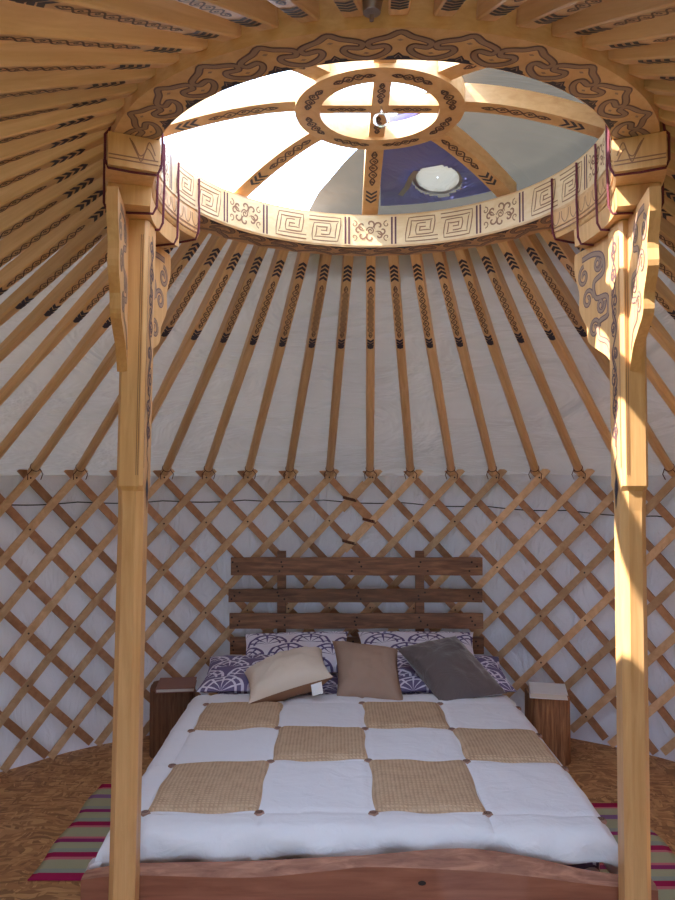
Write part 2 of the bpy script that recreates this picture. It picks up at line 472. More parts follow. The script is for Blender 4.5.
# ------------------------------------------------------------------ roof poles
CAM = V((0, 0, 1.5)); FPX = 750; PITCH = math.atan(25 / FPX)
def project(p):
    d = p - CAM; f = d.y * cos(PITCH) + d.z * sin(PITCH); u = d.z * cos(PITCH) - d.y * sin(PITCH)
    if f < .05: return None
    return (337.5 + FPX * d.x / f, 450 - FPX * u / f)
def pole_mesh(L, seed):
    mb = MB(); rings = []
    for t in (0, .012, .25, .36, .55, .8, 1.0):
        k = min(1, max(0, (t - .2) / .4)); k = k * k * (3 - 2 * k)
        hw = .0195 + .003 * k; hd = .026 - .005 * k; c = .003 + .0105 * k
        if t == 0: hw *= .8; hd *= .8
        rings.append([V((t * L, y, z)) for y, z in ((-hw, -hd + c), (-hw + c, -hd), (hw - c, -hd), (hw, -hd + c), (hw, hd - c), (hw - c, hd), (-hw + c, hd), (-hw, hd - c))])
    mb.loft(rings)
    F = lambda u, v, h: V((u, v, -(.026 - .005 * (lambda q: q * q * (3 - 2 * q))(min(1, max(0, (u / L - .2) / .4)))) - h))
    chevrons(mb, .100, 4, .024, .0160, .015, -1, F, .0012, 1)
    for pl in double_vine(.212, .555, .0145, .040):
        mb.ribbon(pl, .0040, F, .0010, 2)
    chevrons(mb, .562, 3, .020, .0150, .016, 1, F, .0012, 1)
    mb.poly([(.606, -.0135), (.632, -.0135), (.639, 0), (.632, .0135), (.606, .0135)], F, .0010, 1)
    return mb
count = 0
for k in range(-28, 28):
    a = PH0 + STEP * k
    p0 = cyl(CC, RO + .004, a + TW, 2.412); p1 = cyl(WC, 2.222, a, 1.515)
    seen = any(q and -8 <= q[0] <= 683 and -12 <= q[1] <= 908 for q in [project(p0.lerp(p1, i / 20) + V((0, 0, -.03))) for i in range(21)])
    if not seen: continue
    count += 1
    L = (p1 - p0).length
    x = (p1 - p0).normalized(); y = V((0, 0, 1)).cross(x).normalized(); z = x.cross(y)
    o = pole_mesh(L, k).build('roof_pole', [M['pole'], M['ink'], M['inkbrown']])
    o.matrix_world = Matrix((x, y, z)).transposed().to_4x4(); o.location = p0
    i = k + 1                                # k=-1 is the pole above the brown cushion
    if i == 0: lab = 'scroll-painted wooden roof pole, the upright one straight above the brown cushion'
    else: lab = 'scroll-painted wooden roof pole, %s to the %s of the upright one above the brown cushion' % (HORD[abs(i) - 1], 'left' if i > 0 else 'right')
    tag(o, lab, 'roof pole', 'painted roof poles')
    # hide loop that ties the foot of the pole to the lattice crossing
    mb = MB()
    for q, (dx_, rr) in enumerate(((-.052, .0245),)):
        mb.tube([V((L + dx_ + (.012 if q == 2 else 0) * cos(s), rr * cos(s), rr * sin(s))) for s in [2 * pi * i2 / 12 for i2 in range(12)]], .0022, 5, 0, True)
    mb.tube([V((L - .06, .02, -.018)), V((L - .03, .035, -.03)), V((L - .0, .028, -.045))], .0025, 5)
    mb.tube([V((L - .06, -.02, -.018)), V((L - .035, -.04, -.03)), V((L - .01, -.034, -.05))], .0025, 5)
    mb.build('hide_loop', M['leather'], o)
print('poles', count)

# ------------------------------------------------------------------ roof crown
crown = thing('roof_skylight', 'round carved pine roof crown with spokes and cloud scroll rim, open to the sky', 'skylight', V((CC.x, CC.y, ZB)))
RIM_PARTS = []
mb = MB()
n = 128
prof = [(RI, ZB), (RO, ZB), (RO, ZT), (RI, ZT)]
rings = [[cyl(CC, r, 2 * pi * i / n, z) for r, z in prof] for i in range(n + 1)]
mb.loft(rings, 0, caps=False)
# pale facing on the inner wall
for i in range(n):
    a0, a1 = 2 * pi * i / n, 2 * pi * (i + 1) / n
    mb.add([cyl(CC, RI - .003, a0, ZB + .006), cyl(CC, RI - .003, a1, ZB + .006), cyl(CC, RI - .003, a1, ZT - .006), cyl(CC, RI - .003, a0, ZT - .006)], [(0, 1, 2, 3)], 1)
FB = lambda s, v, h: cyl(CC, RI + .003 + v, s / .70, ZB - h)
UN = 2 * pi * .70 / 32
half = [(0, .915), (.16, .77), (.30, .70), (.42, .63), (.462, .55), (.42, .44), (.31, .455), (.21, .47), (.165, .36), (.26, .19), (.5, .06)]
path = half + [(1 - x, y) for x, y in reversed(half[1:-1])]
full = []
for kx in range(32):
    full += [((x + kx) * UN, y * .106) for x, y in path]
sm = catmull(full, 4, False)
mb.ribbon(sm + [(32 * UN, .915 * .106)], .0180, FB, .0008, 2)
mb.ribbon(sm + [(32 * UN, .915 * .106)], .0110, FB, .0014, 3)
for kx in range(32):
    b = [((x + kx) * UN, y * .106) for x, y in ((-.30, .0), (-.2, .05), (-.17, .11), (-.08, .13), (0, .25), (.08, .13), (.17, .11), (.2, .05), (.30, .0))]
    mb.poly(b, FB, .0009, 4)
    mb.ribbon([(kx * UN - .008, .008), (kx * UN, .02), (kx * UN + .008, .008)], .003, FB, .0015, 3)
    for cx, cy in ((0, .66), (.5, .25)):
        mb.poly([((cx + kx) * UN - .007, cy * .106), ((cx + kx) * UN, cy * .106 + .004), ((cx + kx) * UN + .007, cy * .106), ((cx + kx) * UN, cy * .106 - .004)], FB, .0009, 3)
# carved inner wall: flower panel at every spoke, key fret between, maroon bars
FI = lambda s, v, h: cyl(CC, RI - .003 - h, s / RI, ZB + .0625 + v)
for sp in range(8):
    s0 = radians(90 + 45 * sp) * RI
    for d in (-1, 1):
        for o_ in (.082, .096):
            mb.ribbon([(s0 + d * o_, -.052), (s0 + d * o_, .052)], .007, FI, .0008, 5)
    for q in range(8):
        an = q * pi / 4
        mb.ribbon(spiral(s0 + .030 * cos(an) * 1.5, .026 * sin(an), .019, an + pi, (1 if q % 2 else -1) * .9, 10), .0065, FI, .0009, 6, True)
    mb.ribbon(spiral(s0, 0, .016, 0, 1.6, 16), .0045, FI, .0009, 6)
    for d in (-1, 1):
        mb.ribbon(spiral(s0 + d * .062, .025, .014, pi / 2, d * .9, 8), .004, FI, .0009, 6)
        mb.ribbon(spiral(s0 + d * .062, -.025, .014, -pi / 2, -d * .9, 8), .004, FI, .0009, 6)
    c0 = s0 + .243
    for d in (-1, 1):
        key = [(.006, -.038), (.125, -.038), (.112, .038), (.022, .038), (.030, -.014), (.085, -.014), (.080, .014), (.052, .014)]
        key = [(c0 + d * x, d * y) for x, y in key]
        pts = []
        for (x0, y0), (x1, y1) in zip(key, key[1:]):
            for tt in range(4): pts.append((x0 + (x1 - x0) * tt / 4, y0 + (y1 - y0) * tt / 4))
        pts.append(key[-1])
        mb.ribbon(pts, .0195, FI, .0006, 6); mb.ribbon(pts, .0105, FI, .0011, 1)
RIM_PARTS.append(mb.build('rim', [M['crown'], M['pale'], M['outline'], M['greybrown'], M['ink'], M['maroonpaint'], M['carve']]))

def spoke(a):
    mb = MB(); rings = []; zb = []
    def line(t):
        r = .70 - (.70 - .235) * t
        return r, 2.49 + .098 * (1 - (1 - t) ** 1.7)
    er = lambda: V((cos(a), sin(a), 0)); et = V((-sin(a), cos(a), 0))
    for i in range(13):
        r, z = line(i / 12); c = cyl(CC, r, a, z); w = .030
        rings.append([c - et * w, c + et * w, c + et * w + V((0, 0, .055)), c - et * w + V((0, 0, .055))])
    mb.loft(rings)
    def F(u, v, h):
        t = u; r, z = line(t); return cyl(CC, r, a, z - h) + et * v
    Lr = .465
    Fm = lambda u, v, h: F(u / Lr, v, h)
    chevrons(mb, .112, 3, .022, .020, .012, -1, Fm, .0012, 1)
    for pl in double_vine(.195, .40, .017, .042): mb.ribbon(pl, .0055, Fm, .001, 2)
    return mb.build('spoke', [M['crown'], M['ink'], M['inkbrown']])
for k in range(8): RIM_PARTS.append(spoke(radians(90 + 45 * k)))

HC = CC + V((0, .02, 0)); HZ = 2.577
mb = MB()
prof = [(.178, HZ), (.252, HZ), (.252, HZ + .055), (.178, HZ + .055)]
mb.loft([[cyl(HC, r, 2 * pi * i / 64, z) for r, z in prof] for i in range(65)], 0, caps=False)
FH = lambda s, v, h: cyl(HC, .215 + v, s / .215, HZ - h)
for k in range(8):
    s0 = radians(90 + 22.5 + 45 * k) * .215
    for pl in double_vine(s0 - .062, s0 + .062, .017, .031): mb.ribbon(pl, .0055, FH, .001, 1)
RIM_PARTS.append(mb.build('hub', [M['crown'], M['inkbrown']]))
for ax in (0, 1):
    mb = MB(); e = V((1, 0, 0)) if ax == 0 else V((0, 1, 0)); p = V((0, 1, 0)) if ax == 0 else V((-1, 0, 0))
    c = V((HC.x, HC.y, HZ + .012 + .0 * ax)); w = .024
    hh = .035 if ax == 0 else .04
    mb.box(c + V((0, 0, hh / 2 - (.002 if ax else 0))), (.355, .048, hh) if ax == 0 else (.05, .355, hh))
    Fc = lambda u, v, h: c + e * u + p * v + V((0, 0, -h - (.002 if ax else 0)))
    for lo, hi in ((-.155, -.04), (.04, .155)):
        for pl in double_vine(lo, hi, .013, .029): mb.ribbon(pl, .005, Fc, .001, 1)
    RIM_PARTS.append(mb.build('cross_bar', [M['crown'], M['inkbrown']]))
mb = MB()
c = V((HC.x + .004, HC.y - .02, HZ - .03))
mb.tube([c + V((.02 * cos(s), 0, .02 * sin(s))) for s in [2 * pi * i / 24 for i in range(24)]], .0042, 8, 0, True)
mb.tube([c + V((0, 0, .018)), c + V((0, 0, .042))], .004, 8)
hr = mb.build('hanging_ring', M['metal'], smooth=True); hr['label'] = 'shiny metal ring under the hub cross'; RIM_PARTS.append(hr)
adopt(crown, *RIM_PARTS)

# small metal fitting on the near rim
mb = MB()
c = V((CC.x - .06, CC.y - RO - .026, 2.392))
for (z0, z1, r0, r1) in ((-.014, .014, .017, .022), (.014, .02, .022, .012)):
    mb.loft([[c + V((r0 * cos(s), r0 * sin(s), z0)) for s in [2 * pi * i / 16 for i in range(16)]], [c + V((r1 * cos(s), r1 * sin(s), z1)) for s in [2 * pi * i / 16 for i in range(16)]]])
mb.loft([[c + V((.004 * cos(s), .004 * sin(s), -.03)) for s in [2 * pi * i / 8 for i in range(8)]], [c + V((.005 * cos(s), .005 * sin(s), -.02)) for s in [2 * pi * i / 8 for i in range(8)]]])
tag(mb.build('metal_fitting', M['steel'], smooth=True), 'small dull metal fitting on the near outer edge of the roof crown', 'fitting')

# ------------------------------------------------------------------ grey cover over part of the crown, blue panel and white stove hole patch
ED = V((-.515, .857, 0)); EN = V((.857, .515, 0)); EO = .177
def cover_z(r):
    if r < .70: return 2.678 - .20 * r * r
    z0 = 2.678 - .20 * .49
    return z0 - (r - .70) * .62
def cpt(x, y, dz=0):
    r = math.hypot(x, y)
    return V((CC.x + x, CC.y + y, cover_z(r) + dz))
cover = thing('crown_cover', 'grey weatherproof cover drawn over the right side of the roof crown', 'cover', V((CC.x + .3, CC.y + .2, 2.6)))
mb = MB(); nu, nv = 120, 66
vs = []; idx = {}
for i in range(nu + 1):
    for j in range(nv + 1):
        a = -1.05 + 2.1 * i / nu; b = EO + (1.05 - EO) * j / nv
        x, y = ED.x * a + EN.x * b, ED.y * a + EN.y * b
        r = math.hypot(x, y)
        if r > 1.02 or math.hypot(x - .245, y - .56) < .072: continue
        idx[i, j] = len(vs); vs.append(cpt(x, y, .012 * noise.noise(V((a * 5, b * 3, 0))) + .01))
fs = [(idx[i, j], idx[i + 1, j], idx[i + 1, j + 1], idx[i, j + 1]) for i in range(nu) for j in range(nv) if all(q in idx for q in ((i, j), (i + 1, j), (i + 1, j + 1), (i, j + 1)))]
mb.add(vs, fs)
c1 = mb.build('cover_sheet', M['tarp'], smooth=True)
mb = MB()
def sect(u, v):
    a = radians(49 + 37.5 * u); r = .20 + .52 * v; x, y = r * cos(a), r * sin(a)
    return cpt(x, y, -.016)
mb.grid(sect, 60, 40)
keep = [i for i, f in enumerate(mb.f) if (sum((mb.v[q] for q in f), V()) / 4 - CC - V((.245, .56, 0))).xy.length > .092]
mb.f = [mb.f[i] for i in keep]; mb.m = [mb.m[i] for i in keep]; mb.uv = [mb.uv[i] for i in keep]
c2 = mb.build('blue_panel', M['blue'], smooth=True); c2['label'] = 'violet blue panel beside the far spoke'
mb = MB()
dc = V((.245, .56))
def disc(rr, dz):
    return [cpt(dc.x + rr * cos(s), dc.y + rr * 1.0 * sin(s), dz) for s in [2 * pi * i / 36 for i in range(36)]]
mb.loft([disc(.002, -.003), disc(.084, -.003)], 0, caps=False)
mb.loft([disc(.080, -.006), disc(.093, -.006)], 1, caps=False)
mb.ribbon([(dc.x - .085, dc.y - .06), (dc.x - .100, dc.y - .02), (dc.x - .11, dc.y + .04), (dc.x - .13, dc.y + .09)], .02, lambda x, y, h: cpt(x, y, -h), .024, 1)
c3 = mb.build('stove_pipe_hole', [M['clear'], M['steel']], smooth=True); c3['label'] = 'round white stove pipe opening with grey rim'
adopt(cover, c1, c2, c3)

# ------------------------------------------------------------------ support posts with carved capitals
def post(ang0, lab, rad=.711, lean=0):
    root = thing('support_post', lab, 'support post', V((CC.x + rad * cos(ang0), CC.y - .03, 0)), 'carved support posts')
    obs = []
    P = root.location.copy()
    inw = V((-cos(ang0), -sin(ang0), 0)); tn = V((0, -1, 0))       # tn: towards the door
    def W(i, t, z): return P + inw * (i + lean * z) + tn * t + V((0, 0, z))
    # shaft
    mb = MB(); rings = []
    def oct(hi, ht, c, z): return [W(i, t, z) for i, t in ((-hi, -ht + c), (-hi + c, -ht), (hi - c, -ht), (hi, -ht + c), (hi, ht - c), (hi - c, ht), (-hi + c, ht), (-hi, ht - c))]
    for z, hi, ht, c in ((0, .037, .042, .018), (1.40, .036, .041, .018), (1.455, .036, .044, .016), (1.47, .037, .050, .009), (1.60, .037, .050, .009), (2.222, .037, .050, .009)):
        rings.append(oct(hi, ht, c, z))
    mb.loft(rings)
    FS = lambda u, v, h: W(.037 + h, v, u)
    for pl in vine(1.58, 2.19, .030, .075): mb.ribbon(pl, .0085, FS, .001, 1)
    for pl in vine(1.60, 2.17, -.024, .056): mb.ribbon(pl, .005, FS, .0014, 1)
    mb.ribbon(catmull([(1.60, 0), (1.56, .008), (1.53, -.008), (1.50, .0), (1.48, 0)], 5), .006, FS, .001, 1)
    mb.poly([(1.50, 0), (1.475, .012), (1.46, .014), (1.43, .002), (1.40, -.004), (1.455, -.014), (1.475, -.010)], lambda u, v, h: W(.0370 + h, v, u), .0012, 2)
    for v in (.036, .0405): mb.ribbon([(1.52, v), (1.8, v), (2.18, v)], .002, FS, .001, 3)
    FF = lambda u, v, h: W(v, .050 + h, u)
    for v in (.019, .024): mb.ribbon([(1.50, v), (1.8, v), (2.18, v)], .002, FF, .0008, 3)
    obs.append(mb.build('shaft', [M['post'], M['outline'], M['ink'], M['carve']]))
    # bracket boards
    prof = [(0, 2.222), (.25, 2.222), (.252, 2.16), (.222, 2.09), (.222, 2.03), (.178, 1.97), (.165, 1.92), (.105, 1.885), (.045, 1.85), (.0, 1.79)]
    out = catmull(prof[1:], 4); out = [prof[0]] + out
    for s in (-1, 1):
        ch = (tn * s - inw * (-.16)).normalized() if False else (tn * s + inw * .17).normalized()
        nrm = V((0, 0, 1)).cross(ch); nrm = nrm if nrm.dot(inw) > 0 else -nrm
        o0 = W(.0, .0505 * s, 0)
        mb = MB()
        A = [o0 + ch * a + V((0, 0, z)) + nrm * .014 for a, z in out]; B = [p - nrm * .028 for p in A]
        mb.loft([A, B], 0)
        FW = lambda u, v, h: o0 + ch * u + V((0, 0, v)) + nrm * (.014 + h)
        big = catmull([(.022, 1.85), (.05, 1.90), (.10, 1.925), (.095, 1.97), (.045, 1.985), (.05, 2.04), (.115, 2.05), (.125, 2.10), (.07, 2.12), (.075, 2.17), (.13, 2.19), (.20, 2.19)], 6)
        scr = [big] + [spiral(cx, cz, r, a0, sg * 1.3, 20) for cx, cz, r, a0, sg in ((.125, 1.955, .032, pi, -1), (.085, 2.022, .026, pi * .9, 1), (.165, 2.055, .034, pi, -1), (.10, 2.155, .026, pi, 1), (.19, 2.135, .034, pi * .5, -1))]
        for q, pl in enumerate(scr):
            mb.ribbon(pl, .019 if q == 0 else .0155, FW, .0008, 1)
        for q, pl in enumerate(scr):
            mb.ribbon(pl, .0115 if q == 0 else .0085, FW, .0014, 2)
        obs.append(mb.build('bracket', [M['post'], M['outline'], M['greybrown']]))
    # lower block
    def arc_block(mb, d0, d1, prof, mi=0, n=16):
        mb.loft([[cyl(CC, r, ang0 + d0 + (d1 - d0) * i / n, z) for r, z in prof] for i in range(n + 1)], mi)
    mb = MB(); q = radians(16)
    arc_block(mb, -q, q, [(.655, 2.224), (.765, 2.224), (.765, 2.278), (.652, 2.278)])
    obs.append(mb.build('capital_block', M['post']))
    q = radians(25); mb = MB()
    arc_block(mb, -q, q, [(.650, 2.279), (.772, 2.279), (.772, 2.363), (.643, 2.363), (.641, 2.312), (.646, 2.309), (.642, 2.306), (.642, 2.299), (.648, 2.296), (.644, 2.293), (.646, 2.286)])
    FC = lambda s, v, h: cyl(CC, .642 - h, ang0 + s / .642, v)
    ns = 12
    for k in range(ns):
        c0 = (-q + 2 * q * (k + .5) / ns) * .642; w = q * .642 / ns * .8
        mb.ribbon(catmull([(c0 - w, 2.355), (c0 - w * .9, 2.334), (c0 - w * .3, 2.318), (c0 + w * .3, 2.318), (c0 + w * .9, 2.334), (c0 + w, 2.355)], 4), .0035, FC, .0012, 1)
    for z in (2.308, 2.296): mb.ribbon([((-q + 2 * q * i / 12) * .642, z) for i in range(13)], .003, FC, .001, 1)
    # carved end face turned to the door
    ea = ang0 + (q if cos(ang0) < 0 else -q)
    tg = V((-sin(ea), cos(ea), 0)) * (1 if cos(ang0) < 0 else -1)
    er = V((cos(ea), sin(ea), 0))
    FE = lambda u, v, h: V((CC.x, CC.y, 0)) + er * u + tg * h + V((0, 0, v))
    for z in (2.306, 2.296): mb.ribbon([(.648, z), (.771, z)], .0035, FE, .001, 1)
    mb.ribbon(catmull([(.655, 2.32), (.67, 2.352), (.682, 2.322), (.695, 2.314), (.708, 2.338), (.716, 2.35)], 5), .003, FE, .001, 1)
    mb.ribbon(catmull([(.655, 2.305), (.675, 2.335), (.69, 2.30), (.70, 2.315), (.72, 2.355)], 5), .003, FE, .001, 1)
    obs.append(mb.build('capital', [M['post'], M['carve']]))
    # maroon cords lashing capital to crown
    for d in (-24, -12, 0, 12, 24):
        a = ang0 + radians(d); e = radians(.0)
        low = 2.275 if abs(d) > 16 else 2.220
        path = [(RI - .010, ZT - .015), (RI - .009, 2.40), (.634, 2.36), (.636, 2.31), (.638, low + .02), (.648, low), (.71, low - .002), (.770, low), (.778, low + .02), (.778, 2.36), (.768, 2.372), (.764, 2.41)]
        mb = MB(); mb.tube([cyl(CC, r, a, z) for r, z in path], .0036, 6)
        obs.append(mb.build('binding_cord', M['maroon'], smooth=True))
    adopt(root, *obs)
post(pi, 'left carved pine post under the crown, on the far left of the bed', .730, .0145)
post(0, 'right carved pine post under the crown, with a bright sun stripe')

# ------------------------------------------------------------------ bed
BX = .10
bed = thing('bed', 'rustic wooden bed with pallet plank headboard and waney-edged slab footboard', 'bed', V((BX, 3.3, 0)))
obs = []
fx = [(-.745, .325, .328), (-.60, .338, .347), (-.26, .332, .354), (-.02, .352, .366), (.10, .362, .372), (.365, .352, .391), (.56, .335, .368), (.74, .312, .328), (.93, .295, .305)]
fxs = catmull(fx, 6)
mb = MB(); rings = []; rings2 = []
for x, zf, zb in fxs:
    w = .004 * noise.noise(V((x * 9, 0, 0)))
    zm = zf + (zb - zf) * .55 + w
    rings.append([V((x, 2.215, .06)), V((x, 2.268, .06)), V((x, 2.268, zb)), V((x, 2.235 + w, zm + .002)), V((x, 2.217, zf))])
n = 5
fs = []; ms = []
vs = [p for r in rings for p in r]
for i in range(len(rings) - 1):
    for j in range(n):
        k = (j + 1) % n; fs.append((i * n + j, i * n + k, (i + 1) * n + k, (i + 1) * n + j)); ms.append(1 if j in (2, 3) else 0)
fs += [tuple(range(n)), tuple((len(rings) - 1) * n + j for j in reversed(range(n)))]; ms += [0, 0]
mb.add(vs, fs); mb.m = ms
kn = V((.245, 2.2135, .318))
mb.add([kn + V((.012 * cos(s), 0, .007 * sin(s))) for s in [2 * pi * i / 12 for i in range(12)]], [tuple(range(12))], 2)
obs.append(mb.build('footboard', [M['foot'], M['bark'], M['nail']], smooth=True))
for s in (-1, 1):
    mb = MB(); mb.box((BX + s * .70, 3.335, .18), (.04, 2.13, .16)); obs.append(mb.build('side_rail', M['foot']))
for sx in (-1, 1):
    for y in (2.31, 4.33):
        mb = MB(); mb.box((BX + sx * .64, y, .085), (.07, .07, .17)); obs.append(mb.build('leg', M['foot']))
mb = MB(); mb.box((BX, 3.335, .185), (1.35, 2.10, .025)); obs.append(mb.build('slat_base', M['pallet']))
# pallet headboard
HY = 4.425
for i, (z0, z1, xa, xb) in enumerate(((.912, 1.016, -.625, .850), (.755, .832, -.638, .848), (.602, .690, -.632, .852), (.455, .553, -.628, .855))):
    mb = MB(); rings = []
    for k in range(25):
        x = xa + (xb - xa) * k / 24
        w0 = .004 * noise.noise(V((x * 6, i * 7, 0))); w1 = .004 * noise.noise(V((x * 6, i * 7, 5)))
        rings.append([V((x, HY - .011, z0 + w0)), V((x, HY + .011, z0 + w0)), V((x, HY + .011, z1 + w1)), V((x, HY - .011, z1 + w1))])
    mb.loft(rings)
    for xs in (xa + .04, -.33, .11, .50, xb - .05):
        for q in range(3):
            c = V((xs + random.uniform(-.03, .03), HY - .0125, z0 + (z1 - z0) * (.25 + .25 * q)))
            mb.add([c + V((.006 * cos(s), 0, .006 * sin(s))) for s in [2 * pi * j / 8 for j in range(8)]], [tuple(range(8))], 1)
    obs.append(mb.build('headboard_plank', [M['pallet'], M['nail']]))
for x in (-.33, .485):
    mb = MB(); mb.box((x, HY + .031, .56), (.05, .038, .98)); obs.append(mb.build('headboard_upright', M['pallet']))
adopt(bed, *obs)

# mattress in purple sheet
def rounded_slab(mb, x0, x1, y0, y1, z0, z1, r, mi=0):
    rings = []
    def outline(inset, z):
        pts = []
        rr = .07
        for (cx, cy, a0) in ((x1 - rr, y1 - rr, 0), (x0 + rr, y1 - rr, 90), (x0 + rr, y0 + rr, 180), (x1 - rr, y0 + rr, 270)):
            for k in range(6):
                a = radians(a0 + 18 * k); pts.append(V((cx + (rr - inset) * cos(a), cy + (rr - inset) * sin(a), z)))
        return pts
    for k in range(5):
        a = pi / 2 * k / 4; rings.append(outline(r * (1 - sin(a)), z0 + r * (1 - cos(a))))
    for k in range(5):
        a = pi / 2 * k / 4; rings.append(outline(r * (1 - cos(a)), z1 - r * (1 - sin(a))))
    uv = [(p.x / .6, (p.y + p.z) / .6) for rg in rings for p in rg]
    mb.loft(rings, mi, uvs=uv)
mb = MB(); rounded_slab(mb, BX - .725, BX + .725, 2.345, 4.39, .20, .40, .05)
tag(mb.build('mattress', M['fan_dark'], smooth=True), 'mattress in purple patterned sheet, mostly hidden under the white quilt', 'mattress')

# white quilt draped over mattress
QX0, QX1, QYF, QYB = -.665, .805, 2.37, 3.68
COLX = [.115 - .73 + .365 * i for i in range(5)]
ROWY = [2.435, 2.83, 3.19, 3.55]
def qsurf(a, b, lift=0):
    """a: distance across (outside QX0..QX1 hangs down), b: distance along from the back (below QYF hangs at the foot)"""
    r = .06
    def fold(d):       # distance past the fold -> (outward, drop)
        if d <= 0: return 0, 0
        if d < r * pi / 2: t = d / r; return r * sin(t), r * (1 - cos(t))
        e = d - r * pi / 2
        return r + .12 * e, r + .99 * e
    z = .428 + .010 * noise.noise(V((a * 2.5, b * 2.5, 0))) + .005 * noise.noise(V((a * 9, b * 7, 3)))
    z += .012 * (1 - ((a - .07) / .75) ** 2) - .02 * max(0, (2.75 - b) / .4) ** 2
    for s in COLX:
        z -= .007 * math.exp(-((a - s) / .010) ** 2)
    for s in ROWY:
        z -= .007 * math.exp(-((b - s) / .010) ** 2)
    ox, dx_ = fold(QX0 - a) if a < QX0 else fold(a - QX1) if a > QX1 else (0, 0)
    oy, dy_ = fold(QYF - b)
    oy = min(oy, .092)
    x = (QX0 - ox) if a < QX0 else (QX1 + ox) if a > QX1 else a
    y = (QYF - oy) if b < QYF else b
    hang = max(dx_, 0)
    wv = .010 * sin(b * 17 + 1) + .008 * sin(b * 31)
    if dx_ > .03: x += (wv if a > QX1 else -wv) * min(1, dx_ / .1)
    fz = dx_ + dy_ if dx_ * dy_ == 0 else max(dx_, dy_) + .25 * min(dx_, dy_)
    if oy > .02: y += (.009 * sin(a * 19 + b * 30) + .006 * sin(a * 41 - b * 22)) * min(1, oy / .06)
    return V((x, y, z - fz + lift))
quilt = None
mb = MB()
SIDE, FOOT = .17, .112
def qf(u, v):
    a = QX0 - SIDE + (QX1 - QX0 + 2 * SIDE) * u
    fo = FOOT
    b = (QYF - fo) + (QYB + .02 * sin(u * 9) - QYF + fo) * v
    return qsurf(a, b)
mb.grid(qf, 150, 130)
quilt = mb.build('quilt', M['quilt'], smooth=True)
sol = quilt.modifiers.new('thick', 'SOLIDIFY'); sol.thickness = .02; sol.offset = -1
tag(quilt, 'white quilt with tan checkerboard squares spread over the bed', 'quilt')
for (ci, ri) in ((0, 0), (2, 0), (1, 1), (3, 1), (0, 2), (2, 2)):
    x0, x1 = COLX[ci] + .004, COLX[ci + 1] - .004; y0, y1 = ROWY[ri] + .004, ROWY[ri + 1] - .004
    mb = MB()
    def pf(u, v):
        e = min(u, 1 - u, v, 1 - v)
        a = x0 + (x1 - x0) * u + .004 * sin(v * 9 + ci); b = y0 + (y1 - y0) * v + .004 * sin(u * 8 + ri)
        return qsurf(a, b, .001 + .010 * min(1, e * 14))
    mb.grid(pf, 30, 30)
    o = mb.build('quilt_square', M['patch'], quilt, smooth=True); o['label'] = 'tan stitched linen square'
for i, x in enumerate(COLX):
    for j, y in enumerate(ROWY):
        if j == 3 and i in (1,): continue
        c = qsurf(x, y); up = V((0, 0, 1))
        mb = MB(); rings = []
        for rr, zz in ((.017, .0), (.018, .006), (.014, .012), (.007, .011), (.0005, .007)):
            rings.append([c + V((rr * cos(s), rr * sin(s), zz)) for s in [2 * pi * k / 20 for k in range(20)]])
        mb.loft(rings)
        mb.ribbon(spiral(0, 0, .013, 0, 2.0, 24), .0022, lambda x, y, h: c + V((x, y, h)), .0128, 1)
        o = mb.build('rosette', [M['rosette'], M['rivet']], quilt, smooth=True)

# pillows and cushions
def pillow(name, c, ex, ey, th, mats, lab, cat, uvs=(1, 1), conc=.07, seed=0, two=False, group=None, flat=.0):
    """ex, ey: half vectors in the cushion's plane"""
    c, ex, ey = V(c), V(ex), V(ey); nn = ex.cross(ey).normalized()
    mb = MB(); NU = 26
    def side(sg, mi):
        def f(u, v):
            a, b = 2 * u - 1, 2 * v - 1
            x = a * (1 - conc * (1 - b * b)); y = b * (1 - conc * (1 - a * a))
            h = th / 2 * (max(0, (1 - a ** 2) * (1 - b ** 2))) ** .42
            h *= 1 + .12 * noise.noise(V((a * 2.2, b * 2.2, seed + sg)))
            wr = .010 * noise.noise(V((a * 5, b * 5, seed + 9))) * min(1, 6 * (1 - max(abs(a), abs(b))))
            return c + ex * x + ey * y + nn * (sg * h * (1 - flat * (sg < 0)) + wr)
        m2 = MB(); m2.grid(f, NU, NU)
        mb.add(m2.v, m2.f if sg > 0 else [list(reversed(q)) for q in m2.f], mi, None)
        off = len(mb.f) - len(m2.f)
        for i, q in enumerate(m2.uv):
            q = [(p[0] * uvs[0], p[1] * uvs[1]) for p in q]
            mb.uv[off + i] = q if sg > 0 else list(reversed(q))
    side(1, 0); side(-1, 1 if two else 0)
    o = mb.build(name, mats, smooth=True, weld=True)
    return tag(o, lab, cat, group)
G = 'purple and white patterned pillows'
pillow('pillow', (-.38, 3.91, .475), (.315, 0, .0), (0, .205, .035), .10, M['fan_dark'], 'purple printed pillow lying flat at the left edge of the bed', 'pillow', (1, .8), seed=1, group=G)
pillow('pillow', (.565, 3.92, .475), (.315, 0, -.0), (0.0, .21, .035), .10, M['fan_dark'], 'purple printed pillow lying flat at the right, mostly under the dark cushion', 'pillow', (1, .8), seed=2, group=G)
pillow('pillow', (-.235, 4.24, .505), (.30, 0, .008), (0, .12, .085), .12, M['fan'], 'white fan-print pillow on the left, propped behind the cream cushion', 'pillow', (1, .75), seed=3, group=G)
pillow('pillow', (.45, 4.24, .51), (.335, 0, .0), (0, .12, .085), .12, M['fan'], 'white fan-print pillow on the right, propped behind the brown and dark cushions', 'pillow', (1.1, .75), seed=4, group=G)
cu = pillow('cushion', (-.245, 3.70, .525), (.195, .06, .045), (-.03, .16, .03), .19, [M['linen'], M['under']], 'cream linen cushion with brown underside and white tag', 'cushion', conc=.09, seed=5, two=True)
mb = MB()
tp = V((-.125, 3.555, .515))
mb.add([tp, tp + V((.05, .015, .012)), tp + V((.058, -.012, -.035)), tp + V((.008, -.022, -.045))], [(0, 1, 2, 3)])
